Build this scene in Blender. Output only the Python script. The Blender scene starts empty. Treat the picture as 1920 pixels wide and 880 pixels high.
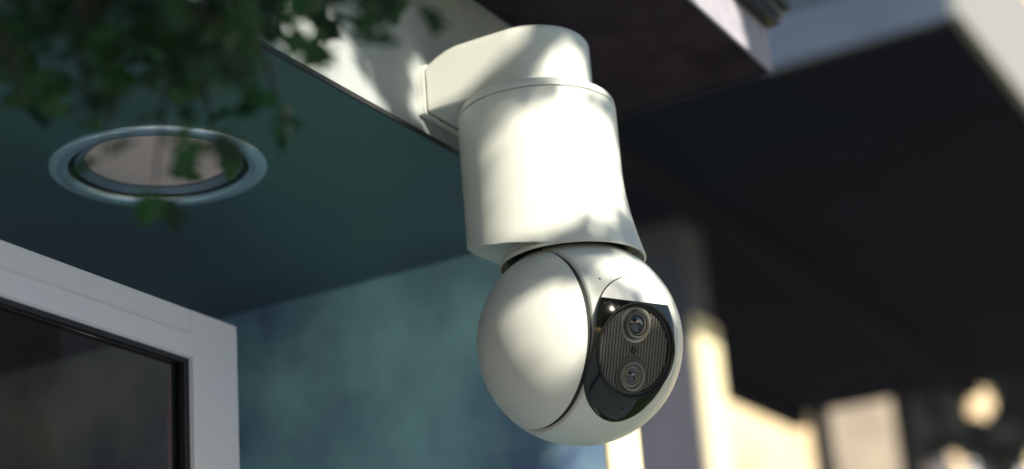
import bpy, bmesh, math, random
from mathutils import Vector, Matrix
from math import sin, cos, pi, radians, sqrt, asin, acos, atan2
rnd = random.Random(7)
SC = bpy.context.scene
COL = SC.collection

# ------------------------------------------------------------------ camera
FPX = 3256.13                      # focal length in photograph pixels (1920 wide)
PITCH, ROLL, YAW = .33344, -.078938, 1.07713
CAM = Vector((0, 0, 2.0))
def hz(vx, vy):
    s, c = sin(YAW), cos(YAW)
    return vx*c + vy*s, -vx*s + vy*c
_f = Vector((*hz(0, cos(PITCH)), sin(PITCH)))
_r = Vector((*hz(1, 0), 0))
_u = Vector((*hz(0, -sin(PITCH)), cos(PITCH)))
RT = _r*cos(ROLL) + _u*sin(ROLL)
UP = _u*cos(ROLL) - _r*sin(ROLL)
FW = _f
cam = bpy.data.cameras.new('camera')
camo = bpy.data.objects.new('camera', cam); COL.objects.link(camo)
camo.matrix_world = Matrix(((RT.x, UP.x, -FW.x, CAM.x), (RT.y, UP.y, -FW.y, CAM.y), (RT.z, UP.z, -FW.z, CAM.z), (0, 0, 0, 1)))
cam.sensor_width = 36; cam.lens = FPX/1920*36
cam.clip_start = .02; cam.clip_end = 800
cam.dof.use_dof = True; cam.dof.focus_distance = .815; cam.dof.aperture_fstop = 4.6
SC.camera = camo

# ------------------------------------------------------------------ world, sun, exposure
SUN_EL = radians(20)
SUN = Vector((-.411*cos(SUN_EL), -.911*cos(SUN_EL), sin(SUN_EL))).normalized()
w = bpy.data.worlds.new('World'); SC.world = w; w.use_nodes = True
nt = w.node_tree
sky = nt.nodes.new('ShaderNodeTexSky'); sky.sky_type = 'NISHITA'; sky.sun_disc = False
sky.sun_elevation = SUN_EL; sky.sun_rotation = atan2(SUN.x, SUN.y)
sky.air_density = 1.0; sky.dust_density = .4; sky.ozone_density = 1.0
bg = nt.nodes['Background']; nt.links.new(sky.outputs[0], bg.inputs[0]); bg.inputs[1].default_value = .095
sl = bpy.data.lights.new('sun', 'SUN'); sl.energy = 5.0; sl.angle = radians(.5); sl.color = (1, .92, .76)
so = bpy.data.objects.new('sun', sl); COL.objects.link(so)
so.rotation_euler = SUN.to_track_quat('Z', 'Y').to_euler(); so.location = (-4, -9, 6)
SC.view_settings.view_transform = 'Standard'; SC.view_settings.look = 'None'
SC.view_settings.exposure = .72; SC.view_settings.gamma = 1
SC.cycles.use_denoising = True
SC.cycles.max_bounces = 8
SC.cycles.sample_clamp_indirect = 6

# ------------------------------------------------------------------ surveying helpers: where a sight line meets a real plane
def ray(px, py): return FW + RT*((px-960)/FPX) + UP*((440-py)/FPX)
def on(px, py, ax, val):
    d = ray(px, py); return CAM + d*((val-CAM[ax])/d[ax])
def dep(px, py, z): return CAM + ray(px, py)*z
def on_sphere(px, py, c, r):
    d = ray(px, py).normalized(); o = CAM-c
    b = o.dot(d); q = b*b-(o.dot(o)-r*r)
    if q < 0: q = 0
    P = CAM + d*(-b-sqrt(q)); n = (P-c).normalized()
    return c + n*r
def on_cyl(px, py, c, r):
    d = ray(px, py); o = CAM-c
    a = d.x*d.x+d.y*d.y; b = o.x*d.x+o.y*d.y; q = b*b-a*(o.x**2+o.y**2-r*r)
    return CAM + d*((-b-sqrt(max(q, 0)))/a)

# ------------------------------------------------------------------ materials
def mat(name, col, rough=.5, metal=0., bump=0., scale=60., var=0., vscale=8., col2=None, coat=0., spec=.5, detail=6, trans=0., bdist=.001, off=(0, 0, 0)):
    m = bpy.data.materials.new(name); m.use_nodes = True
    n = m.node_tree.nodes; l = m.node_tree.links; b = n['Principled BSDF']
    b.inputs['Base Color'].default_value = (*col, 1); b.inputs['Roughness'].default_value = rough
    b.inputs['Metallic'].default_value = metal; b.inputs['Coat Weight'].default_value = coat
    b.inputs['Coat Roughness'].default_value = .03
    b.inputs['Specular IOR Level'].default_value = spec
    if trans: b.inputs['Transmission Weight'].default_value = trans
    g = n.new('ShaderNodeNewGeometry')
    if var or col2:
        t = n.new('ShaderNodeTexNoise'); t.inputs['Scale'].default_value = vscale; t.inputs['Detail'].default_value = detail
        t.inputs['Roughness'].default_value = .6
        mp = n.new('ShaderNodeMapping'); mp.inputs['Location'].default_value = off
        l.new(g.outputs['Position'], mp.inputs['Vector']); l.new(mp.outputs[0], t.inputs['Vector'])
        r = n.new('ShaderNodeValToRGB'); r.color_ramp.elements[0].position = .35; r.color_ramp.elements[1].position = .65
        c2 = col2 or tuple(c*(1-var) for c in col)
        r.color_ramp.elements[0].color = (*c2, 1); r.color_ramp.elements[1].color = (*col, 1)
        l.new(t.outputs['Fac'], r.inputs['Fac']); l.new(r.outputs['Color'], b.inputs['Base Color'])
    if bump:
        t2 = n.new('ShaderNodeTexNoise'); t2.inputs['Scale'].default_value = scale; t2.inputs['Detail'].default_value = 8
        l.new(g.outputs['Position'], t2.inputs['Vector'])
        bp = n.new('ShaderNodeBump'); bp.inputs['Strength'].default_value = bump; bp.inputs['Distance'].default_value = bdist
        l.new(t2.outputs['Fac'], bp.inputs['Height']); l.new(bp.outputs['Normal'], b.inputs['Normal'])
    return m
M = {}
CEOFF = (2, 7, 7)
M['white'] = mat('white_plastic', (.715, .745, .695), .38, bump=.05, scale=2500, bdist=.0002)
M['cover'] = mat('white_cover_plastic', (.715, .745, .695), .36, bump=.05, scale=2500, bdist=.0002)
M['reflection'] = mat('white_gloss_reflection', (.86, .87, .85), .22)  # white for the reflection at the top of the lens window
M['groove'] = mat('grey_seam', (.032, .034, .034), .6, spec=.2)
M['dark'] = mat('black_plastic', (.012, .012, .012), .45)
M['glass'] = mat('black_lens_window', (.006, .008, .006), .07, spec=.6)
M['rim'] = mat('dark_bronze_rim', (.05, .047, .04), .25, metal=.8)
M['plate'] = mat('ribbed_grey_plate', (.085, .084, .080), .5, metal=.2)
M['rib'] = mat('ribs_grey', (.15, .148, .142), .5, metal=.2)
M['mount'] = mat('lens_mount_grey', (.27, .265, .255), .38, metal=.3)
M['lring'] = mat('lens_ring', (.15, .145, .135), .28, metal=.6)
M['lens'] = mat('lens_coating', (.004, .006, .02), .04, spec=1., coat=1.)
M['iris'] = mat('lens_iris', (.03, .035, .05), .2, metal=.6)
def speckle(m, scale=700, th=.28, dark=.45):
    n = m.node_tree.nodes; l = m.node_tree.links; b = n['Principled BSDF']
    src = b.inputs['Base Color'].links[0].from_socket
    v = n.new('ShaderNodeTexVoronoi'); v.inputs['Scale'].default_value = scale
    g = n.new('ShaderNodeNewGeometry'); l.new(g.outputs['Position'], v.inputs['Vector'])
    no = n.new('ShaderNodeTexNoise'); no.inputs['Scale'].default_value = scale*.35; l.new(g.outputs['Position'], no.inputs['Vector'])
    a = n.new('ShaderNodeMath'); a.operation = 'LESS_THAN'; a.inputs[1].default_value = th; l.new(v.outputs['Distance'], a.inputs[0])
    c = n.new('ShaderNodeMath'); c.operation = 'GREATER_THAN'; c.inputs[1].default_value = .62; l.new(no.outputs['Fac'], c.inputs[0])
    mu = n.new('ShaderNodeMath'); mu.operation = 'MULTIPLY'; l.new(a.outputs[0], mu.inputs[0]); l.new(c.outputs[0], mu.inputs[1])
    mx = n.new('ShaderNodeMixRGB'); mx.blend_type = 'MULTIPLY'; mx.inputs['Color2'].default_value = (dark, dark, dark, 1)
    l.new(mu.outputs[0], mx.inputs['Fac']); l.new(src, mx.inputs['Color1']); l.new(mx.outputs[0], b.inputs['Base Color'])
M['wall'] = mat('pale_rendered_wall', (.44, .48, .49), .8, bump=.35, scale=260, col2=(.34, .38, .39), vscale=14); speckle(M['wall'], 330, .13, .55)
M['soffit'] = mat('dark_brown_soffit', (.070, .052, .062), .9, bump=.5, scale=160, col2=(.038, .028, .036), vscale=26, spec=0)
M['fasc'] = mat('grey_violet_fascia', (.42, .40, .46), .75, bump=.35, scale=320, col2=(.30, .29, .36), vscale=40)
M['ceil'] = mat('dark_teal_ceiling', (.060, .150, .128), .36, bump=.1, scale=120, col2=(.056, .050, .100), vscale=2.6, off=CEOFF, detail=2, spec=.8)  # green glow and violet shade put into the colour, noise shifted to place them
M['teal'] = mat('mottled_teal_render', (.54, .90, .92), .8, bump=.5, scale=40, col2=(.13, .22, .40), vscale=5.5, detail=4)
M['metal'] = mat('dark_flashing', (.03, .03, .035), .4, metal=.3)
M['metall'] = mat('pale_flashing', (.25, .25, .28), .35, metal=.5)
M['trim'] = mat('brushed_grey_trim', (.80, .90, 1.0), .27, metal=.85)
M['trimd'] = mat('grey_inner_trim', (.22, .26, .33), .35, metal=.5)
M['diff'] = mat('frosted_diffuser', (.95, .68, .62), .6, var=.08, vscale=14)
M['frame'] = mat('white_painted_frame', (.90, .89, 1.0), .4, var=.03, vscale=9, bump=.05, scale=300)
M['gasket'] = mat('black_gasket', (.010, .010, .016), .5)
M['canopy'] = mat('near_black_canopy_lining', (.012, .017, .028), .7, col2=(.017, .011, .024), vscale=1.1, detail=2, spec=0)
M['blue'] = mat('shade_blue_fascia', (.062, .092, .155), .6, col2=(.048, .07, .115), vscale=5)  # shade on the carport's side board put into the blue
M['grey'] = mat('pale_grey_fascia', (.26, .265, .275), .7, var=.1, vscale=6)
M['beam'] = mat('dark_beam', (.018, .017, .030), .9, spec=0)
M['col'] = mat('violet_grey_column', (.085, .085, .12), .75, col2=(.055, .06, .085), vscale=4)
M['post'] = mat('blue_black_post', (.05, .06, .09), .5)
M['bpost'] = mat('black_post', (.012, .013, .016), .5)
M['cream'] = mat('cream_house_wall', (.80, .66, .44), .85, col2=(.50, .36, .22), vscale=1.6, detail=3)
M['reveal'] = mat('cream_sunlit_column', (.80, .72, .50), .8, bump=.2, scale=100)
M['win'] = mat('dark_window', (.015, .018, .022), .15)
M['bark'] = mat('bark', (.06, .045, .03), .9, bump=.8, scale=60, var=.4, vscale=20)
M['ltree'] = mat('far_dark_leaves', (.016, .020, .020), .8, spec=.1)
M['lawn'] = mat('lawn', (.06, .10, .03), .9, col2=(.04, .07, .02), vscale=3)
M['paving'] = mat('paving', (.29, .35, .40), .85, var=.2, vscale=2)
def leafmat(name, c, c2):
    m = bpy.data.materials.new(name); m.use_nodes = True
    n = m.node_tree.nodes; l = m.node_tree.links; b = n['Principled BSDF']; b.inputs['Roughness'].default_value = .45
    oi = n.new('ShaderNodeObjectInfo'); r = n.new('ShaderNodeValToRGB')
    r.color_ramp.elements[0].color = (*c, 1); r.color_ramp.elements[1].color = (*c2, 1)
    l.new(oi.outputs['Random'], r.inputs['Fac']); l.new(r.outputs['Color'], b.inputs['Base Color'])
    t = n.new('ShaderNodeBsdfTranslucent'); l.new(r.outputs['Color'], t.inputs['Color'])
    mx = n.new('ShaderNodeMixShader'); mx.inputs[0].default_value = .35
    l.new(b.outputs[0], mx.inputs[1]); l.new(t.outputs[0], mx.inputs[2]); l.new(mx.outputs[0], n['Material Output'].inputs[0])
    return m
M['leaf'] = leafmat('hawthorn_leaf', (.006, .028, .012), (.026, .12, .022))
M['leafd'] = leafmat('shadow_leaf', (.018, .034, .014), (.025, .045, .018))
def glasspane():
    m = bpy.data.materials.new('smoked_glass'); m.use_nodes = True
    n = m.node_tree.nodes; l = m.node_tree.links; n.remove(n['Principled BSDF'])
    tr = n.new('ShaderNodeBsdfTransparent'); tr.inputs[0].default_value = (.84, .66, .60, 1)
    gl = n.new('ShaderNodeBsdfGlossy'); gl.inputs['Roughness'].default_value = .02; gl.inputs[0].default_value = (.8, .8, .8, 1)
    fr = n.new('ShaderNodeFresnel'); fr.inputs[0].default_value = 1.12
    mx = n.new('ShaderNodeMixShader'); l.new(fr.outputs[0], mx.inputs[0]); l.new(tr.outputs[0], mx.inputs[1]); l.new(gl.outputs[0], mx.inputs[2])
    l.new(mx.outputs[0], n['Material Output'].inputs[0]); return m
M['pane'] = glasspane()

# ------------------------------------------------------------------ object helpers
def link(name, me, m, parent=None, smooth=False):
    o = bpy.data.objects.new(name, me); COL.objects.link(o)
    if m: me.materials.append(m)
    if parent: o.parent = parent; 
    if smooth:
        for p in me.polygons: p.use_smooth = True
    return o
def pd(name, V, F, m, parent=None, smooth=False, sharp=None):
    me = bpy.data.meshes.new(name)
    if parent is not None and parent.type == 'EMPTY':
        off = parent.location
        V = [Vector(v)-off for v in V]
    elif parent is not None and parent.parent is not None and parent.parent.type == 'EMPTY':
        off = parent.parent.location
        V = [Vector(v)-off for v in V]
    me.from_pydata([tuple(v) for v in V], [], F); me.update()
    bm = bmesh.new(); bm.from_mesh(me); bmesh.ops.recalc_face_normals(bm, faces=bm.faces); bm.to_mesh(me); bm.free()
    o = link(name, me, m, parent, smooth)
    if smooth:
        me.set_sharp_from_angle(angle=radians(sharp if sharp else 38))
    return o
def tag(o, label=None, cat=None, group=None, kind=None):
    for k, v in (('label', label), ('category', cat), ('group', group), ('kind', kind)):
        if v: o[k] = v
    return o
def empty(name, loc, label, cat, group=None):
    o = bpy.data.objects.new(name, None); COL.objects.link(o); o.location = loc; o.empty_display_size = .02
    return tag(o, label, cat, group)
def box(lo, hi, ux=None, o=None):
    """8 verts + faces of an axis box; with ux: rotated frame origin o, x axis ux."""
    P = [Vector((x, y, z)) for x in (lo[0], hi[0]) for y in (lo[1], hi[1]) for z in (lo[2], hi[2])]
    if ux is not None:
        uy = Vector((-ux.y, ux.x, 0)); P = [o + ux*p.x + uy*p.y + Vector((0, 0, p.z)) for p in P]
    F = [(0, 1, 3, 2), (4, 6, 7, 5), (0, 4, 5, 1), (2, 3, 7, 6), (0, 2, 6, 4), (1, 5, 7, 3)]
    return P, F
def boxo(name, lo, hi, m, parent=None, bev=0., ux=None, o=None, smooth=False):
    P, F = box(lo, hi, ux, o)
    ob = pd(name, P, F, m, parent)
    if bev:
        bm = bmesh.new(); bm.from_mesh(ob.data)
        bmesh.ops.bevel(bm, geom=list(bm.edges), offset=bev, segments=2, profile=.7, affect='EDGES')
        bm.to_mesh(ob.data); bm.free()
    return ob
def merge(parts):
    V, F = [], []
    for v, f in parts:
        k = len(V); V += list(v); F += [tuple(i+k for i in q) for q in f]
    return V, F
def lathe(prof, c, ax, e1, e2, n=96, close=False):
    """prof: list of (r, h) ; returns V,F ; r==0 gets a pole"""
    V, F, rows = [], [], []
    for r, h in prof:
        if r < 1e-7:
            V.append(c+ax*h); rows.append([len(V)-1])
        else:
            row = []
            for i in range(n):
                t = 2*pi*i/n; V.append(c+ax*h+(e1*cos(t)+e2*sin(t))*r); row.append(len(V)-1)
            rows.append(row)
    pairs = list(zip(rows[:-1], rows[1:]))
    if close: pairs.append((rows[-1], rows[0]))
    for a, b in pairs:
        if len(a) == 1 and len(b) == 1: continue
        for i in range(n):
            j = (i+1) % n
            if len(a) == 1: F.append((a[0], b[i], b[j]))
            elif len(b) == 1: F.append((a[i], a[j], b[0]))
            else: F.append((a[i], a[j], b[j], b[i]))
    return V, F
X, Y, Z = Vector((1, 0, 0)), Vector((0, 1, 0)), Vector((0, 0, 1))
def tube(pts, rad, n=8):
    V, F = [], []
    for k, p in enumerate(pts):
        d = (pts[min(k+1, len(pts)-1)]-pts[max(k-1, 0)]).normalized()
        a = d.orthogonal().normalized(); b = d.cross(a)
        if k and a.dot(pa) < 0: a, b = -a, -b
        pa = a
        for i in range(n):
            t = 2*pi*i/n; V.append(p+(a*cos(t)+b*sin(t))*rad[k])
    for k in range(len(pts)-1):
        for i in range(n):
            j = (i+1) % n; F.append((k*n+i, k*n+j, (k+1)*n+j, (k+1)*n+i))
    F.append(tuple(range(n))); F.append(tuple((len(pts)-1)*n+i for i in range(n)))
    return V, F

# ================================================================== SETTING
S = dep(1087, 643, .8435)             # centre of the camera's ball
A = S + Vector((0, .0128, 0))         # axis of its cylinder
YW = A.y + .052                       # face of the band it is screwed to
ZB, ZT = 2.3429, 2.4444               # under the band, under the eave
XE = .9675                            # end of the eave
XB = .885                             # back wall
boxo('ground', (-29, -29, -.3), (39, 39, 0), M['lawn']).update_tag()
tag(bpy.data.objects['ground'], kind='structure')
o = boxo('patio', (-3.2, -4.5, .0), (2.6, .42, .05), M['paving'], bev=.004); tag(o, kind='structure')
o = boxo('porch_floor', (-1.2, .425, .0), (XB-.005, 3.2, .12), M['paving'], bev=.004); tag(o, kind='structure')
# ceiling of the recess, opened with a round hole for the light
LC = Vector((.652, .5556, ZB-.0009)); LR = .056
def ceiling():
    hole = LR*.93; n = 64
    ring = [Vector((LC.x+hole*cos(2*pi*i/n), LC.y+hole*sin(2*pi*i/n), LC.z)) for i in range(n)]
    x0, x1, y0, y1 = -1.2, XB-.0002, YW+.0003, 3.2
    out = []
    for p in ring:
        d = (p-LC).normalized(); t = 1e9
        if d.x > 1e-6: t = min(t, (x1-LC.x)/d.x)
        if d.x < -1e-6: t = min(t, (x0-LC.x)/d.x)
        if d.y > 1e-6: t = min(t, (y1-LC.y)/d.y)
        if d.y < -1e-6: t = min(t, (y0-LC.y)/d.y)
        out.append(LC+d*t)
    V = ring + out; F = [(i, (i+1) % n, n+(i+1) % n, n+i) for i in range(n)]
    k = len(V)
    V += [Vector((a, b, LC.z)) for a, b in ((x0, y0), (x1, y0), (x1, y1), (x0, y1))]
    for c in range(4):
        q = V[k+c]; a = atan2(q.y-LC.y, q.x-LC.x) % (2*pi); i = int(a/(2*pi)*n) % n
        F.append((n+i, k+c, n+(i+1) % n))
    m = len(V); V += [v+Vector((0, 0, .03)) for v in V[:n]]
    F += [(i, (i+1) % n, m+(i+1) % n, m+i) for i in range(n)]
    V2, F2 = box((x0, y0, ZB+.055), (x1, y1, ZB+.075)); 
    V, F = merge([(V, F), (V2, F2)])
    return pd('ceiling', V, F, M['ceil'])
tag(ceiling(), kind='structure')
# band the camera hangs on
band = empty('wall_band', (.2, YW, ZB), 'pale grey rendered wall band with a sunlit patch, holding the white camera', 'wall')
xe = on(1195, 870, 1, .428).x
boxo('wall_face', (-1.2, YW, ZB-.0005), (xe, YW+.012, ZT+.03), M['wall'], band, bev=.0006)
boxo('drip_edge', (-1.2, YW-.0012, ZB-.0020), (xe, YW-.0001, ZB+.0006), M['metal'], band)
# back wall
bw = empty('house_wall', (XB, .43, 0), 'mottled blue green rendered wall below the dark ceiling behind the camera ball', 'wall')
boxo('wall_face', (XB, YW+.0025, 0), (xe, 3.2, ZB+.05), M['teal'], bw)
boxo('corner_face', (XB+.0005, YW-.0012, 0), (xe, YW+.001, ZB-.0022), M['reveal'], bw)
# eave
ev = empty('roof_eave', (.5, .33, ZT), 'dark brown boxed eave above the camera with a pale violet front board', 'eave')
boxo('soffit_board', (-1.2, .3275, ZT), (XE+.0001, 1.2, ZT+.004), M['soffit'], ev)
boxo('front_board', (-1.2, .325, ZT-.0015), (XE, .327, ZT+.0285), M['fasc'], ev, bev=.0004)
boxo('end_board', (XE-.0018, .3275, ZT+.0043), (XE, 1.2, ZT+.0285), M['fasc'], ev)
boxo('roof_deck', (-1.2, .330, ZT+.0045), (XE-.003, 1.2, ZT+.026), M['metal'], ev)
boxo('gutter', (-1.2, .3165, ZT+.0290), (XE+.002, 1.2, ZT+.0350), M['metal'], ev, bev=.001)
boxo('flashing', (-1.2, .3130, ZT+.0352), (XE+.006, 1.2, ZT+.0378), M['metall'], ev, bev=.0006)
boxo('upper_gutter', (-1.2, .3085, ZT+.0380), (XE+.004, 1.2, ZT+.0520), M['metal'], ev, bev=.001)
# left closing wall of the recess, off to the left
sw = boxo('side_wall', (-.56, YW+.0005, 0), (-.42, 3.2, ZB-.0012), M['teal']); tag(sw, kind='structure')
fw_ = boxo('far_wall', (-1.2, 3.2, 0), (xe, 3.3, ZB+.08), M['teal']); tag(fw_, kind='structure')

# ================================================================== RECESSED LIGHT
dl = empty('recessed_light', LC, 'round recessed ceiling light with brushed grey trim and beige frosted disc, partly behind leaves', 'ceiling light')
V, F = lathe([(.0460, .012), (.0458, .001), (.0462, -.0012), (.0475, -.0020), (.0548, -.0016), (.0560, -.0006), (.0560, .0004)], LC, Z, X, Y, 128)
pd('trim_ring', V, F, M['trim'], dl, True, 60)
V, F = lathe([(.0459, .002), (.0450, .0005), (.0440, .0008), (.0432, .0030), (.0430, .012)], LC, Z, X, Y, 128)
pd('shadow_ring', V, F, M['gasket'], dl, True, 60)
V, F = lathe([(.0429, .014), (.0429, .0015), (.0420, .0008), (.0388, .0026), (.0376, .0032), (.0374, .014)], LC, Z, X, Y, 128)
pd('inner_ring', V, F, M['trimd'], dl, True, 50)
V, F = lathe([(.0, .0034), (.020, .0035), (.034, .0038), (.0373, .0044)], LC, Z, X, Y, 96)
pd('diffuser', V, F, M['diff'], dl, True)
V, F = lathe([(.0515, .031), (.0515, .0292), (0, .0292)], LC, Z, X, Y, 48)
pd('housing', V, F, M['metal'], dl)

# ================================================================== OPEN WINDOW SASH
a3 = radians(3.0); DS = Vector((cos(a3), sin(a3), 0)); P0 = dep(445, 612, .92)
ws = empty('window_sash', (P0.x, P0.y, 0.9), 'white framed window sash with smoked glass standing open below the recessed light', 'window')
SW, SH, RH, STW, TH = 1.12, 1.28, .0258, .0400, .016
# local: x from -SW..0 along DS, y thickness away (+), z down from P0
def sash(name, x0, x1, z0, z1, y0, y1, m, bev=.0, par=ws):
    return boxo(name, (x0, y0, z0), (x1, y1, z1), m, par, bev, ux=DS, o=P0)
sash('stile', -STW, 0, -SH, 0, .0004, TH, M['frame'], .0009)
sash('stile', -SW, -SW+STW, -SH, 0, -.0010, TH, M['frame'], .0009)
sash('rail', -SW+STW, -STW-.0001, -RH, -.0001, .0005, TH-.001, M['frame'], .0006)
sash('glazing_bead', -STW-.0001, -STW+.006, -SH+.05, -RH*.98, -.0006, .0003, M['frame'], .0004)
sash('rail', -SW+STW, -STW-.0002, -SH+.001, -SH+RH*1.6, .0008, TH-.001, M['frame'], .0012)
sash('glazing_bead', -SW+STW, -STW-.0002, -RH*.98, -RH*.52, -.0006, .0004, M['frame'], .0005)
g = .0042
sash('gasket', -STW-g, -STW-.0003, -SH+RH*1.6, -RH-.0002, .0020, .0100, M['gasket'])
sash('gasket', -SW+STW, -STW-g, -RH-.0026, -RH-.0002, .0020, .0100, M['gasket'])
sash('glass_pane', -SW+STW+.001, -STW-g-.0002, -SH+RH*1.6+.001, -RH-.0028, .0050, .0058, M['pane'])

# ================================================================== THE SECURITY CAMERA
sc = empty('security_camera', (A.x, YW, A.z+.14), 'white dome security camera with two stacked lenses hanging from a wall bracket', 'security camera')
R = .05
# wall plate and bracket: a U-shaped plan, flat at the wall, round at the front
HW = .0300; YB = YW-.0056
def ushape(hw, y_back, cyc, n=40, inset=0.):
    h = hw-inset; pts = []
    pts.append((A.x-h, y_back))
    for k in range(1, 8): pts.append((A.x-h, y_back+(cyc-y_back)*k/8))
    for i in range(n+1):
        t = pi+pi*i/n; pts.append((A.x+h*cos(t), cyc+h*sin(t)))
    for k in range(7, 0, -1): pts.append((A.x+h, y_back+(cyc-y_back)*k/8))
    pts.append((A.x+h, y_back))
    return pts
def topz(y):
    t = min(max((YB-y)/.020, 0), 1); t = 1-(1-t)**2
    return A.z + .1560 + .0062*t
levels = []
zb_ = A.z+.1286
rf = .0048
for ins, dz in ((.0008, 0), (0, .0008)): levels.append([(x, y, zb_+dz) for x, y in ushape(HW, YB, A.y, inset=ins)])
for k in range(0, 9):
    t = k/8*pi/2
    levels.append([(x, y, topz(y)-rf+rf*sin(t)) for x, y in ushape(HW, YB, A.y, inset=rf*(1-cos(t)))])
V = [Vector(p) for L in levels for p in L]; n = len(levels[0])
F = [(k*n+i, k*n+(i+1) % n, (k+1)*n+(i+1) % n, (k+1)*n+i) for k in range(len(levels)-1) for i in range(n)]
F.append(tuple(range(n)))
L = levels[-1]; k0 = (len(levels)-1)*n
for i in range(n//2): F.append((k0+i, k0+i+1, k0+n-2-i, k0+n-1-i)) if i+1 < n-2-i else None
bk = pd('bracket', V, F, M['white'], sc, True, 35)
for hx, hy in ((825, 228), (853, 243)):
    q = on(hx, hy, 2, zb_)
    V, F = lathe([(.0016, -.00012), (.0016, -.0004), (.0010, -.0003), (0, -.0003)], q, Z, X, Y, 20)
    pd('screw_hole', V, F, M['dark'], bk)
# wall plate
V, F = [], []
def uplate(hw, h0, h1): return [(A.x-hw, h0), (A.x+hw, h0), (A.x+hw, h1-.006), (A.x+hw-.0018, h1-.0018), (A.x+hw-.006, h1), (A.x-hw+.006, h1), (A.x-hw+.0018, h1-.0018), (A.x-hw, h1-.006)]
o2 = uplate(HW+.0006, zb_-.0006, A.z+.1572)
for yy in (YW-.0002, YW-.0044): V += [Vector((x, yy, z)) for x, z in o2]
n = len(o2); F = [(i, (i+1) % n, n+(i+1) % n, n+i) for i in range(n)]+[tuple(range(n)), tuple(range(n, 2*n))]
pd('wall_plate', V, F, M['white'], sc)
o2 = uplate(HW-.0014, zb_+.0006, A.z+.1552); V = []
for yy in (YW-.0043, YW-.0057): V += [Vector((x, yy, z)) for x, z in o2]
pd('plate_seal', V, F, M['groove'], sc)
# cap above the seam
RC = .0405
prof = [(.0, .1284), (RC-.0045, .1284)] + [(RC-.0002-.0043+.0043*sin(t), .1241+.0043*cos(t)) for t in [radians(a) for a in range(10, 91, 10)]] + [(RC-.0002, .1230), (RC-.0012, .1228), (RC-.0012, .1205)]
V, F = lathe(prof, Vector((A.x, A.y, A.z)), Z, X, Y, 128)
pd('swivel_cap', V, F, M['white'], sc, True, 45)
# body: cylinder that flares off-centre into the collar of the ball
ZC = .0406; Z1 = .088; RCOL = .0364
def rho(th, z):
    if z >= Z1: return RC
    t = min((Z1-z)/(Z1-ZC), 1.0)**1.6
    cy = -.0128*t; rr = RC+(RCOL-RC)*t
    # ray from the cylinder axis towards th, circle centred (0,cy)
    b = sin(th)*cy; q = b + sqrt(max(rr*rr-(cy*cy-b*b), 0))
    k = .0006; d = q-RC
    return RC + .5*(d+sqrt(d*d+k*k)) - .5*(k if z >= Z1-.0001 else k*min(1, (1-t)))
near = atan2(-FW.y, -FW.x)
def zbot(th):
    al = (th-near+pi) % (2*pi)-pi          # + = towards the right of the picture
    phi = abs((th+pi/2+pi) % (2*pi)-pi)    # from -Y
    def ss(a, b, v):
        v = min(max((v-a)/(b-a), 0), 1); return v*v*(3-2*v)
    T = ((0, ZC), (50, ZC), (62, .0411), (74, .0424), (98, .0451), (115, .0477), (135, .0515), (152, .0550), (166, .0566), (181, .0568))
    d = math.degrees(phi)
    for (a0, v0), (a1, v1) in zip(T[:-1], T[1:]):
        if a0 <= d <= a1: return v0+(v1-v0)*ss(0, 1, (d-a0)/(a1-a0))*.35+(v1-v0)*.65*(d-a0)/(a1-a0)
    return .0568
NB, NZ = 192, 46
V, F = [], []
for j in range(NZ+1):
    for i in range(NB):
        th = 2*pi*i/NB; zb = zbot(th)
        if j == 0: z = .1225; r = RC-.0008
        else:
            u = (j-1)/(NZ-1); z = .1219+(zb-.1219)*u; r = rho(th, z)
        V.append(Vector((A.x+r*cos(th), A.y+r*sin(th), A.z+z)))
for j in range(NZ):
    for i in range(NB): F.append((j*NB+i, j*NB+(i+1) % NB, (j+1)*NB+(i+1) % NB, (j+1)*NB+i))
# rounded lower lip and underside
k0 = NZ*NB
for i in range(NB):
    th = 2*pi*i/NB; v = V[k0+i]; r = rho(th, zbot(th))-.0007
    V.append(Vector((A.x+r*cos(th), A.y+r*sin(th), v.z-.0003)))
for i in range(NB):
    th = 2*pi*i/NB; r = .0292; cc = Vector((A.x, A.y-.0128, 0))
    V.append(Vector((cc.x+r*cos(th), cc.y+r*sin(th), A.z+zbot(th)*.4+.0585*.6)))
for q in (NZ, NZ+1):
    for i in range(NB): F.append((q*NB+i, q*NB+(i+1) % NB, (q+1)*NB+(i+1) % NB, (q+1)*NB+i))
pd('body', V, F, M['white'], sc, True, 40)
# collar ring round the top of the ball
V, F = lathe([(.0300, .0575), (.0302, .0480), (.0330, .0450), (RCOL-.0010, .0428), (RCOL-.0001, .0410), (RCOL-.0001, .0400), (RCOL-.0006, .0396), (RCOL-.0011, .0398), (RCOL-.0013, .0406), (RCOL-.0016, .0445)], S, Z, X, Y, 128)
pd('collar', V, F, M['white'], sc, True, 50)
V, F = lathe([(0, .0440), (.0318, .0440), (.0318, .0445)], S, Z, X, Y, 96)
pd('neck_ring', V, F, M['dark'], sc)
V, F = lathe([(.0270, .0445), (.0270, .030), (0, .030)], S, Z, X, Y, 96)
pd('neck', V, F, M['dark'], sc, True)
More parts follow.
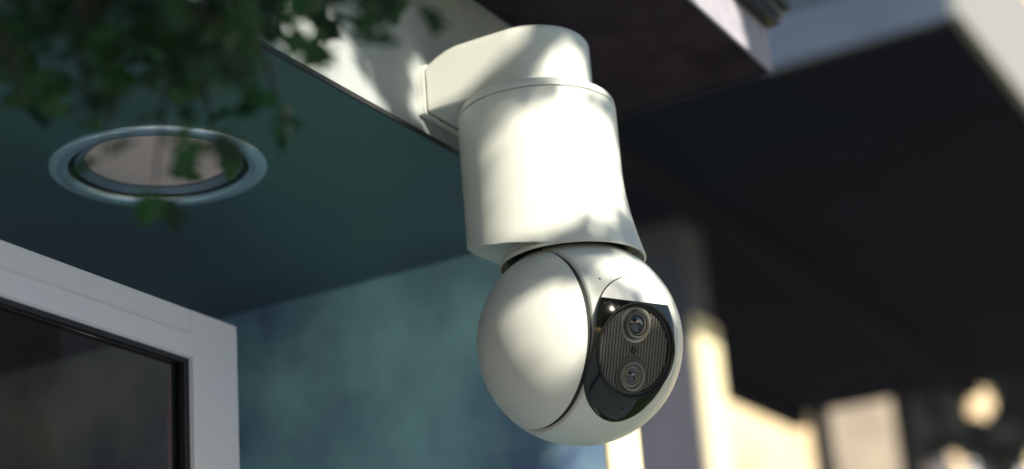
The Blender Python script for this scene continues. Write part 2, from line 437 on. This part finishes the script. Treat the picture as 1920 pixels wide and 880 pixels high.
# ball: frame of reference
AZ, EL, RO = radians(243.5), radians(-20), radians(2)
Fd = Vector((cos(AZ)*cos(EL), sin(AZ)*cos(EL), sin(EL)))
Sd0 = Z.cross(Fd).normalized()                       # to the right of the picture
if Sd0.dot(RT) < 0: Sd0 = -Sd0
Ud0 = Fd.cross(Sd0); Ud0 = Ud0 if Ud0.z > 0 else -Ud0
Sd = (Sd0*cos(RO)+Ud0*sin(RO)).normalized(); Ud = (Ud0*cos(RO)-Sd0*sin(RO)).normalized()
def sph(s0, s1, n=40, r=R): # profile along side axis
    return [(sqrt(max(r*r-(r*s)**2, 0)), r*s) for s in [s0+(s1-s0)*i/n for i in range(n+1)]]
D0 = .500
gL = .028
inner = .9
prof = [(sqrt(1-D0*D0)*R*inner, -(D0-gL)*R)]+[(sqrt(1-(D0-gL)**2)*R-.0006, -(D0-gL)*R)]+sph(-(D0-gL)+.008, D0-.008, 60)+[(sqrt(1-D0**2)*R-.0003, D0*R), (sqrt(1-D0*D0)*R*inner, D0*R)]
V, F = lathe(prof, S, Sd, Ud, Fd, 160)
def cutc(V, F):
    out = []
    for f in F:
        c_ = sum((V[i] for i in f), Vector())/len(f)-S
        if c_.length > .0 and c_.angle(Fd) < asin(.440)+.012 and c_.length > R*.93: continue
        out.append(f)
    return out
pd('ball', V, cutc(V, F), M['white'], sc, True, 40)
ball = bpy.data.objects['ball']
def capprof(s0, n=44):
    P = [(sqrt(1-s0*s0)*R*inner, s0*R), (sqrt(1-s0*s0)*R-.0004, s0*R)]
    a0 = asin(s0+.008)
    for i in range(n+1):
        a = a0+(pi/2-a0)*i/n; P.append((R*cos(a) if i < n else 0, R*sin(a)))
    return P
V, F = lathe(capprof(D0+.018), S, -Sd, Ud, Fd, 160); c1 = pd('side_cover', V, F, M['cover'], sc, True, 40)
V, F = lathe(capprof(D0+.010), S, Sd, Ud, Fd, 160); c2 = pd('side_cover', V, F, M['cover'], sc, True, 40)
V, F = lathe([(sqrt(1-D0*D0)*R*.975, -(D0-gL-.004)*R), (sqrt(1-D0*D0)*R*.982, -(D0+.024)*R)], S, Sd, Ud, Fd, 160); pd('seam_ring', V, F, M['groove'], sc, True)
V, F = lathe([(sqrt(1-D0*D0)*R*.975, (D0-.004)*R), (sqrt(1-D0*D0)*R*.975, (D0+.016)*R)], S, Sd, Ud, Fd, 160); pd('seam_ring', V, F, M['groove'], sc, True)
# black lens window on the ball, following its curve
def zp(x, y): return 1080+x/2.75, 500+y/2.75
arc = [(131,157),(142,133),(160,110),(182,88),(210,72),(240,61),(275,57),(305,59),(335,65),(364,78),(390,95),(412,114),(430,135),(452,167),(470,200)]
rest = [(482,232),(490,262),(499,300),(504,345),(504,390),(498,448),(481,520),(455,588),(418,652),(370,710),(312,758),(252,788),(200,797),(150,785),(103,748),(68,695),(49,630),(50,565),(67,500),(83,438),(91,370),(93,300),(100,240),(114,193)]
def angs(P):
    d = (P-S).normalized(); return acos(max(-1, min(1, d.dot(Fd)))), atan2(d.dot(Ud), d.dot(Sd))
outl = [angs(on_sphere(*zp(*p), S, R)) for p in arc+rest]
outl.sort(key=lambda t: t[1])
NA = 160
def orad(phi):
    k = len(outl)
    for i in range(k):
        a0, p0 = outl[i]; a1, p1 = outl[(i+1) % k]
        if i == k-1: p1 += 2*pi
        for q in (phi, phi+2*pi):
            if p0 <= q <= p1: return a0+(a1-a0)*(q-p0)/(p1-p0)
    return outl[0][0]
raw = [orad(-pi+2*pi*i/NA) for i in range(NA)]
for _ in range(3): raw = [(raw[i-1]+2*raw[i]+raw[(i+1) % NA])/4 for i in range(NA)]
thc = asin(.440)
def sp(th, phi, r): return S+(Fd*cos(th)+(Sd*cos(phi)+Ud*sin(phi))*sin(th))*r
V, F = [], []
K = 10
for k in range(K+2):
    for i in range(NA):
        phi = -pi+2*pi*i/NA
        if k == K+1: V.append(sp(raw[i], phi, R-.0004))
        else: V.append(sp(thc+(raw[i]-thc)*k/K, phi, R+(.0004 if k < K else .0002)))
for k in range(K+1):
    for i in range(NA): F.append((k*NA+i, k*NA+(i+1) % NA, (k+1)*NA+(i+1) % NA, (k+1)*NA+i))
lw = pd('lens_window', V, F, M['glass'], sc, True, 50)
# fine gap round the window
V, F = [], []
for i in range(NA):
    phi = -pi+2*pi*i/NA; V += [sp(raw[i]-.004, phi, R+.0001), sp(raw[i]+.016, phi, R+.0001)]
F = [(2*i, 2*i+1, (2*i+3) % (2*NA), (2*i+2) % (2*NA)) for i in range(NA)]
pd('window_gap', V, F, M['groove'], sc)
# bright reflection across the window's top, put in as a raised white patch
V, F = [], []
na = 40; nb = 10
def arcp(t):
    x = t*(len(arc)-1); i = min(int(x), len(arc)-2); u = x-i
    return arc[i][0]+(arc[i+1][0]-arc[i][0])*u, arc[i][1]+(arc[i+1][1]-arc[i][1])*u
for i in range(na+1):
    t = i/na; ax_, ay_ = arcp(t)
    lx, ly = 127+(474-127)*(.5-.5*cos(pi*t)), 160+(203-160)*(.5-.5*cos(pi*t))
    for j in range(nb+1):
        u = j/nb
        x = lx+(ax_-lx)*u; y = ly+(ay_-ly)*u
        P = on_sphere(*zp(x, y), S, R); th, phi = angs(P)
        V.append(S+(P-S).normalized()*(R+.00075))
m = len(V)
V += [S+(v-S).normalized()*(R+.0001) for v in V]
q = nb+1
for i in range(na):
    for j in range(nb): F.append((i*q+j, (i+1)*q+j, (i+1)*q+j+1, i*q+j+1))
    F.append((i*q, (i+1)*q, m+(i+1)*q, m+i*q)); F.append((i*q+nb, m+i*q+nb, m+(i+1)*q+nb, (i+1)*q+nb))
pd('window_reflection', V, F, M['reflection'], sc, True, 50)
# round opening, rim, bezel and plate
hp = R*cos(thc); rc_ = R*sin(thc)
def ring(prof, c, name, m, par, n=96, sh=50): V, F = lathe(prof, c, Fd, Sd, Ud, n); return pd(name, V, F, m, par, True, sh)
ring([(rc_+.0007, hp-.0002), (rc_+.0006, hp+.0009), (rc_+.0001, hp+.0011), (rc_-.0006, hp+.0007), (rc_-.0009, hp-.0004)], S, 'rim', M['rim'], lw, 128)
ring([(rc_-.0007, hp-.0001), (rc_-.0012, hp-.0009), (rc_-.0018, hp-.0011), (rc_-.0021, hp-.0024)], S, 'bezel', M['dark'], lw, 128)
hpl = hp-.0022; rp = rc_-.0020
ring([(0, hpl), (rp, hpl)], S, 'plate', M['plate'], lw, 96)
PU = .0121
def inlens(x, y):
    return sqrt(x*x+(y-PU)**2) < .0088 or sqrt(x*x+(y+PU)**2) < .0092
parts = []
pitch = .00170
for k in range(-11, 12):
    x = k*pitch; run = None; N = 120; H = sqrt(max(rp*rp-x*x, 0))-.0002
    ys = [-H+2*H*i/N for i in range(N+1)]
    for y in ys+[None]:
        ok = y is not None and not inlens(x, y) and not (abs(x) < .0016 and abs(y) < .0019)
        if ok and run is None: run = y
        if ok: last = y
        if not ok and run is not None:
            if last-run > .0008:
                c = []
                for dx, hh in ((-.00046, 0), (-.00028, .0006), (.00028, .0006), (.00046, 0)):
                    for yy in (run, last): c.append(S+Fd*(hpl+hh)+Sd*(x+dx)+Ud*yy)
                parts.append((c, [(0, 1, 3, 2), (2, 3, 5, 4), (4, 5, 7, 6), (0, 2, 4, 6), (1, 7, 5, 3)]))
            run = None
V, F = merge(parts)
o = pd('rib', V, F, M['rib'], lw); o['kind'] = 'stuff'
def lens(name, cy, big):
    c = S+Fd*hpl+Ud*cy
    def rg(prof, nm, m, par, n=72): V, F = lathe(prof, c, Fd, Sd, Ud, n); return pd(nm, V, F, m, par, True, 45)
    if big:
        L = rg([(.0088, .0001), (.0086, .0007), (.0074, .0005), (.0064, .0002)], name, M['mount'], sc)
        rg([(.0068, .0003), (.0068, .0019), (.0063, .0024), (.0055, .0022), (.0052, .0010)], 'lens_barrel', M['lring'], L)
        rg([(.0052, .0012), (.0049, .0020), (.0045, .0017), (.0043, .0008)], 'lens_ring', M['mount'], L)
        rg([(.0042, .0009), (.0036, .0017), (.0024, .0023), (.0012, .0026), (0, .00265)], 'lens_glass', M['lens'], L)
        rg([(.0045, .0009), (.0043, .0012), (.0041, .0009)], 'lens_ring', M['dark'], L)
    else:
        L = rg([(.0092, .0001), (.0090, .0006), (.0080, .0004), (.0064, .0002)], name, M['plate'], sc)
        rg([(.0068, .0002), (.0068, .0017), (.0066, .0021), (.0062, .0020), (.0058, .0009)], 'lens_barrel', M['mount'], L)
        rg([(.0059, .0009), (.0052, .0012), (.0050, .0010), (.0040, .0009), (.0036, .0012), (.0032, .0009)], 'lens_ring', M['lring'], L)
        rg([(.0033, .0009), (.0030, .0015), (.0027, .0012), (.0025, .0006)], 'lens_ring', M['mount'], L)
        rg([(.0026, .0007), (.0018, .0015), (.0008, .0018), (0, .00185)], 'lens_glass', M['lens'], L)
    return L
l1 = lens('upper_lens', PU, True); l1['label'] = 'upper lens with wide bright ring and blue black glass'
l2 = lens('lower_lens', -PU, False); l2['label'] = 'lower lens, smaller glass inside grey rings'
l1.name = 'lens'; l2.name = 'lens'
c = S+Fd*hpl
V, F = lathe([(.0015, .0006), (.0014, .0012), (.0011, .0013), (.0008, .0011), (0, .0011)], c, Fd, Sd, Ud, 28); pd('light_sensor', V, F, M['dark'], lw, True, 40)
def dot(px, py, r, nm, par, m, lift=.0002):
    P = on_sphere(px, py, S, R); nrm = (P-S).normalized(); e = nrm.orthogonal().normalized(); e2 = nrm.cross(e)
    V, F = lathe([(r, -.0001), (r, lift), (0, lift)], P, nrm, e, e2, 18); pd(nm, V, F, m, par)
dot(1124, 523, .00048, 'microphone_hole', ball, M['dark'], .0001)
dot(1126.5, 524.5, .0002, 'microphone_hole', ball, M['groove'], .0001)
dot(1239, 540, .0004, 'microphone_hole', ball, M['dark'], .0001)
dot(1166, 766, .0005, 'status_light', lw, M['dark'], .0008)

# ================================================================== CARPORT BEYOND
ZCAN = 3.408; CX0, CY0 = 3.046, .645; CX1, CY1 = 6.12, 2.75
cp = empty('carport', (CX0, CY0, 0), 'dark carport roof with blue-shaded side board and thin posts, right of the camera', 'carport')
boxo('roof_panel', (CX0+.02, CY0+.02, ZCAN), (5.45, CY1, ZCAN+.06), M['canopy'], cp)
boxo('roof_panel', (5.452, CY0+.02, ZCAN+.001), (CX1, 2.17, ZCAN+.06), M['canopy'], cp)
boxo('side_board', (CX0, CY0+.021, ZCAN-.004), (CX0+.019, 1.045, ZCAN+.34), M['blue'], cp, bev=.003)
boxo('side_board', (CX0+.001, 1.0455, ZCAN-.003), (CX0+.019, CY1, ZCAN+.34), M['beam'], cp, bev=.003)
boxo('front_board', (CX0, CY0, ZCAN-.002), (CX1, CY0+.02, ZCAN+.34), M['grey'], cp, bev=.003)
boxo('trim_board', (CX0-.012, CY0+.02, ZCAN+.12), (CX0-.001, .97, ZCAN+.15), M['blue'], cp)
for by in (1.45, 2.1):
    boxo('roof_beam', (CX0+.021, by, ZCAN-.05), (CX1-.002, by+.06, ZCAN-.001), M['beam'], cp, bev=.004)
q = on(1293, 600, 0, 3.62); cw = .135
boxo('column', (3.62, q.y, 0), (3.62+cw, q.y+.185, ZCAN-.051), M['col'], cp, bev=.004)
boxo('sunlit_side', (3.622, q.y-.012, 0), (3.62+cw+.005, q.y-.0005, on(1300, 590, 0, 3.62).z), M['reveal'], cp, bev=.003)  # sunlight put into the cream colour, top set at the canopy's shadow line
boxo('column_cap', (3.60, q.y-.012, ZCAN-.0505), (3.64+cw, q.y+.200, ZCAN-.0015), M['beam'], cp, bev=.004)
for (px, py, wd, m) in ((1529, 760, .062, 'post'), (1695, 790, .072, 'bpost')):
    q = on(px, py, 0, 5.95)
    boxo('post', (5.95, q.y-wd/2, 0), (5.95+.05, q.y+wd/2, ZCAN-.001), M[m], cp, bev=.003)

# ================================================================== NEIGHBOURING HOUSE, sunlit
nx = Vector((.80, -.60, 0)).normalized()
no_ = dep(1560, 820, 9.2); no_.z = 0
nh = empty('neighbouring_house', no_, 'sunlit cream house wall glowing beyond the dark carport', 'house')
HS = 7.5
boxo('wall', (-5, .0, 0), (6, .3, HS), M['cream'], nh, ux=nx, o=no_)
def npt(px, py):
    # hit the wall plane y_local = 0
    uy = Vector((-nx.y, nx.x, 0)); d = ray(px, py); t = (no_-CAM).dot(uy)/d.dot(uy); P = CAM+d*t
    return (P-no_).dot(nx), P.z
x0, z0 = npt(1812, 880); x1, z1 = npt(1900, 790)
fwn = boxo('window', (x0, -.03, z0-.7), (x1, -.001, z1), M['frame'], nh, ux=nx, o=no_)
boxo('pane', (x0+.04, -.036, z0-.66), (x1-.04, -.031, z1-.04), M['win'], fwn, ux=nx, o=no_)
M['beige'] = mat('beige_dim_wall', (.30, .25, .20), .8, var=.35, vscale=3)
M['mauve'] = mat('mauve_dim_wall', (.24, .19, .19), .8, var=.35, vscale=3)
for a_, b_, mm in ((1545, 1682, 'beige'), (1706, 1772, 'mauve')):  # panels added where the wall dims, the weaker light put into their colour
    q0, q1 = npt(a_, 830)[0], npt(b_, 830)[0]
    boxo('dim_panel', (q0, -.03, .3), (q1, -.002, 5.2), M[mm], nh, ux=nx, o=no_, bev=.004)
boxo('roof', (-5.3, -.35, HS+.002), (6.3, 4, HS+.15), M['soffit'], nh, ux=nx, o=no_)
boxo('pipe', (npt(1746, 830)[0]-.03, -.06, 0), (npt(1746, 830)[0]+.03, -.004, HS-.01), M['col'], nh, ux=nx, o=no_)

# ================================================================== LEAVES
def leaf_geo(s=1.):
    """lobed hawthorn leaf, base at origin, along +x, folded on its midrib"""
    half = [(0, 0), (.10, .04), (.22, .10), (.30, .30), (.40, .33), (.44, .20), (.52, .17), (.62, .36), (.72, .34), (.74, .18), (.84, .15), (.92, .12), (1.0, 0)]
    V = [(x*s, y*s, (abs(y)*.35-.12*(x-.5)**2)*s) for x, y in half] + [(x*s, -y*s, (abs(y)*.35-.12*(x-.5)**2)*s) for x, y in half[1:-1]]
    n = len(half); mid = [(x*s, 0, (-.12*(x-.5)**2)*s) for x, y in half[1:-1]]
    k = len(V); V += mid; F = []
    up = list(range(n)); lo = [0]+list(range(n, n+n-2))+[n-1]; md = [0]+list(range(k, k+n-2))+[n-1]
    for i in range(n-1):
        for side in (up, lo):
            f = [md[i], md[i+1], side[i+1], side[i]]; g2 = []
            for v in f:
                if v not in g2: g2.append(v)
            if len(g2) > 2: F.append(tuple(g2))
    return V, F
LV, LF = leaf_geo(1.)
lme = bpy.data.meshes.new('leaf'); lme.from_pydata(LV, [], LF); lme.materials.append(M['leaf'])
def rmat(rn=rnd):
    from mathutils import Euler
    return Euler((rn.uniform(-1.1, 1.1), rn.uniform(-.9, .9), rn.uniform(0, 2*pi))).to_matrix()

TB = Vector((-.62, -1.55, 0))
tree = empty('hawthorn_tree', TB, 'leafy green hawthorn branch hanging blurred across the upper left corner', 'tree')
trunk = [TB, TB+Vector((.03, .02, .8)), TB+Vector((-.02, .06, 1.6)), TB+Vector((.05, .10, 2.3)), TB+Vector((.10, .12, 2.9)), TB+Vector((.16, .2, 3.4))]
V, F = tube(trunk, [.11, .085, .075, .065, .05, .02], 14); pd('trunk', V, F, M['bark'], tree, True, 60)
# foreground bough: leaves seen in the upper left
clusters = [  # px, py, spread x, spread y, count  (photograph pixels, at .46-.62 m)
    (60, 40, 130, 60, 40), (230, 50, 120, 60, 40), (400, 60, 90, 60, 34), (560, 2, 120, 12, 10), (690, 6, 60, 12, 6), (300, 115, 120, 40, 22), (430, 150, 80, 40, 12),
    (120, 170, 70, 35, 14), (40, 170, 45, 30, 9), (500, 50, 60, 35, 12), (600, 40, 45, 30, 8), (640, 85, 22, 16, 3), (535, 90, 25, 20, 3),
    (390, 215, 55, 28, 6), (520, 210, 28, 20, 4), (395, 262, 40, 20, 4), (180, 292, 30, 12, 2), (300, 325, 20, 8, 2),
    (292, 352, 12, 14, 2), (160, 215, 25, 16, 3), (730, 0, 50, 10, 5), (790, 4, 14, 8, 1), (330, 10, 200, 20, 16), (55, 205, 30, 10, 3)]
ends = []; nleaf = 0; extraV = []; 
lr = random.Random(11)
for (cx, cy, sx, sy, cnt) in clusters:
    for k in range(cnt):
        px, py = lr.gauss(cx, sx*.55), lr.gauss(cy, sy*.55)
        if py > cy+sy*1.4 or px < -60 or abs(px-cx) > 1.5*sx: px, py = cx+lr.uniform(-.6, .6)*sx, cy+lr.uniform(-.6, .6)*sy
        d = lr.uniform(.50, .62)
        P = dep(px, py, d); s = lr.uniform(.0115, .018)
        Mx = Matrix.Translation(P-TB) @ rmat(lr).to_4x4() @ Matrix.Diagonal((s, s*lr.uniform(.85, 1.15), s, 1))
        nleaf += 1
        o = bpy.data.objects.new('leaf', lme); COL.objects.link(o); o.parent = tree; o.matrix_local = Mx
        ends.append((P, d))
# twigs
B0 = trunk[3]
limbs = []
bough = [B0, Vector((-.45, -.7, 2.62)), Vector((-.25, -.1, 2.66)), Vector((.02, .20, 2.50)), dep(-80, -60, .50), dep(160, -20, .54), dep(330, 20, .55), dep(470, 60, .555)]
V, F = tube(bough, [.045, .03, .02, .012, .006, .0035, .002, .0012], 10); pd('limb', V, F, M['bark'], tree, True, 60)
tips = [dep(-80, -60, .50), dep(160, -20, .54), dep(330, 20, .55), dep(470, 60, .555)]
tw = []
for (a, b, c3) in (((160, -20, .54), (150, 100, .53), (170, 205, .52)), ((330, 20, .55), (310, 180, .55), (290, 345, .55)), ((330, 20, .55), (380, 150, .57), (400, 265, .56)),
                 ((470, 60, .555), (500, 120, .56), (525, 210, .56)), ((470, 60, .555), (560, 30, .56), (645, 85, .56)), ((330, 20, .55), (560, -15, .55), (780, 2, .55)),
                 ((-80, -60, .5), (10, 80, .5), (50, 200, .5)), ((160, -20, .54), (220, 160, .54), (190, 290, .54))):
    V, F = tube([dep(*a), dep(*b), dep(*c3)], [.0013, .0008, .0004], 6); pd('twig', V, F, M['bark'], tree, True, 60)

# unseen crown added right of the view, its gaps shaped for the sun patches
e1 = Vector((SUN.y, -SUN.x, 0)).normalized(); e2 = SUN.cross(e1).normalized()
if e2.z < 0: e2 = -e2
def p2(P): return P.dot(e1), P.dot(e2)
def wl(px, py): return p2(on(px, py, 1, YW))
def fc(px, py): return p2(on(px, py, 1, .325))
def br(px, py): return p2(on(px, py, 0, A.x-HW))
def cy_(px, py): return p2(on_cyl(px, py, A, RC))
def bl(px, py): return p2(on_sphere(px, py, S, R))
gaps = [
    [wl(*q) for q in ((505, -25), (560, 5), (620, 60), (665, 130), (712, 218), (672, 194), (600, 120), (545, 75))],
    [fc(*q) for q in ((1270, -40), (1365, -20), (1398, 90))],
    [br(*q) for q in ((792, 120), (880, 70), (990, 60), (905, 120), (835, 190), (800, 212))],
    [cy_(*q) for q in ((868, 300), (905, 275), (960, 240), (1010, 212), (1060, 200), (1110, 210), (1150, 250), (1158, 380), (1110, 395), (1060, 388), (1010, 405), (950, 452), (880, 458))],
    [bl(*q) for q in ((915, 622), (950, 588), (1000, 562), (1060, 548), (1090, 552), (1098, 640), (1092, 692), (1040, 672), (985, 645), (940, 632))],
    [bl(*q) for q in ((1130, 500), (1205, 498), (1262, 590), (1270, 690), (1228, 560), (1190, 518), (1150, 512))],
    [cy_(*q) for q in ((1055, 55), (1112, 85), (1120, 165), (1072, 158))],
    [wl(*q) for q in ((1122, 775), (1200, 775), (1204, 940), (1124, 940))],
]
def inside(pt, poly):
    x, y = pt; c = False; j = len(poly)-1
    for i in range(len(poly)):
        xi, yi = poly[i]; xj, yj = poly[j]
        if (yi > y) != (yj > y) and x < (xj-xi)*(y-yi)/(yj-yi)+xi: c = not c
        j = i
    return c
def near_gap(pt, m):
    if any(inside(pt, g) for g in gaps): return True
    for k in range(8):
        q = (pt[0]+m*cos(k*pi/4), pt[1]+m*sin(k*pi/4))
        if any(inside(q, g) for g in gaps): return True
    return False
base2 = p2(S)
CD = 1.2
cr = random.Random(5)
V, F = [], []
k = 0
step = .0105
# extent in the sun's view
pts = [p2(P0-DS*.3-Z*.35), p2(P0+Z*.05-DS*.32), p2(Vector((XB, .8, 2.0))), p2(Vector((XB, .45, 2.02))), p2(on(340, 0, 1, YW)), p2(on(860, 290, 1, YW)), p2(S-Z*.05), p2(Vector((XE, .325, ZT+.06))), p2(Vector((.30, .33, ZT)))]
xa, xb = min(p[0] for p in pts)-.16, max(p[0] for p in pts)+.22
ya, yb = min(p[1] for p in pts)-.16, max(p[1] for p in pts)+.16
print('crown', xa, xb, ya, yb)
nx_, ny_ = int((xb-xa)/step), int((yb-ya)/step)
for i in range(nx_):
    for j in range(ny_):
        for rep in range(4):
            u = xa+(i+cr.random())*step; v = ya+(j+cr.random())*step
            # ragged outline
            eu = (u-(xa+xb)/2)/((xb-xa)/2); ev2 = (v-(ya+yb)/2)/((yb-ya)/2)
            if abs(eu)**4+abs(ev2)**4 > 1.0+.15*sin(9*u*7)+.1*sin(31*v): continue
            s = cr.uniform(.020, .028)
            if near_gap((u, v), .017):
                s = cr.uniform(.008, .012)
                if near_gap((u, v), s*.5+.001): continue
            dd = S.dot(SUN)+CD+cr.uniform(-.06, .06)
            P = e1*u+e2*v+SUN*dd
            nrm = (SUN+Vector((cr.uniform(-.5, .5), cr.uniform(-.5, .5), cr.uniform(-.5, .5)))).normalized()
            a = nrm.orthogonal().normalized(); b = nrm.cross(a); t = cr.uniform(0, 2*pi)
            a, b = a*cos(t)+b*sin(t), b*cos(t)-a*sin(t)
            m0 = len(V)
            V += [P-a*s*.5, P+b*s*.36-a*s*.1, P+b*s*.22+a*s*.3, P+a*s*.55, P-b*s*.22+a*s*.3, P-b*s*.36-a*s*.1]
            F.append((m0, m0+1, m0+2, m0+3)); F.append((m0, m0+3, m0+4, m0+5))
# stray outer leaves of the unseen crown
for k in range(2500):
    ang = cr.uniform(0, 2*pi); rr = cr.uniform(.9, 1.25)
    u = (xa+xb)/2+cos(ang)*rr*(xb-xa)/2*1.05; v = (ya+yb)/2+sin(ang)*rr*(yb-ya)/2*1.15; s = cr.uniform(.014, .026)
    if near_gap((u, v), s): continue
    P = e1*u+e2*v+SUN*(S.dot(SUN)+CD+cr.uniform(-.2, .2))
    nrm = Vector((cr.gauss(0, 1), cr.gauss(0, 1), cr.gauss(0, 1))).normalized(); a = nrm.orthogonal().normalized(); b = nrm.cross(a); m0 = len(V)
    V += [P-a*s*.5, P+b*s*.36-a*s*.1, P+b*s*.22+a*s*.3, P+a*s*.55, P-b*s*.22+a*s*.3, P-b*s*.36-a*s*.1]
    F.append((m0, m0+1, m0+2, m0+3)); F.append((m0, m0+3, m0+4, m0+5))
me = bpy.data.meshes.new('shadow_foliage'); me.from_pydata([tuple(v-TB) for v in V], [], F)
fo = link('shadow_foliage', me, M['leafd'], tree); fo['kind'] = 'stuff'
CC = e1*((xa+xb)/2)+e2*((ya+yb)/2)+SUN*(S.dot(SUN)+CD+.08)
for (du, dv) in ((-.3, .30), (.0, .32), (.3, .30)):
    V, F = tube([trunk[4], (trunk[4]+CC)/2+SUN*.12, CC+e1*du+e2*dv+SUN*.05], [.03, .015, .004], 8); pd('limb', V, F, M['bark'], tree, True, 60)  # limbs added to join the unseen crown to the trunk

# far tree beside the neighbour's house: dark, with a gap of light
ft0 = dep(1880, 800, 7.6); ft0.z = 0
ft = empty('garden_tree', ft0, 'dark tree crown at the lower right with a round gap of sunlight', 'tree')
V, F = tube([ft0, ft0+Vector((.05, 0, 1.6)), ft0+Vector((0, .05, 2.9)), ft0+Vector((.1, 0, 3.9))], [.09, .07, .05, .02], 10); pd('trunk', V, F, M['bark'], ft, True, 60)
V, F = [], []
fr = random.Random(3); cnt = 0
while cnt < 5200:
    px, py = fr.gauss(1860, 85), fr.gauss(742, 45)
    if (px-1838)**2+(py-757)**2 < 41**2: continue
    if px < 1715+max(0, 735-py)*.4: continue
    P = dep(px, py, fr.uniform(7.1, 8.2)); s = fr.uniform(.035, .07)
    nrm = Vector((fr.gauss(0, 1), fr.gauss(0, 1), fr.gauss(0, 1))).normalized(); a = nrm.orthogonal().normalized(); b = nrm.cross(a); m0 = len(V)
    V += [P-a*s, P+b*s*.5, P+a*s, P-b*s*.5]; F.append((m0, m0+1, m0+2, m0+3)); cnt += 1
me = bpy.data.meshes.new('crown'); me.from_pydata([tuple(v-ft0) for v in V], [], F)
fo = link('crown', me, M['ltree'], ft)

# ================================================================== AIR
hm = bpy.data.materials.new('haze'); hm.use_nodes = True
n = hm.node_tree.nodes; n.remove(n['Principled BSDF'])
pv = n.new('ShaderNodeVolumePrincipled'); pv.inputs['Color'].default_value = (.72, .78, 1, 1); pv.inputs['Density'].default_value = .0026
hm.node_tree.links.new(pv.outputs[0], n['Material Output'].inputs['Volume'])
hz_ = boxo('haze', (-30, -30, -1), (40, 40, 8.5), hm); tag(hz_, kind='stuff')
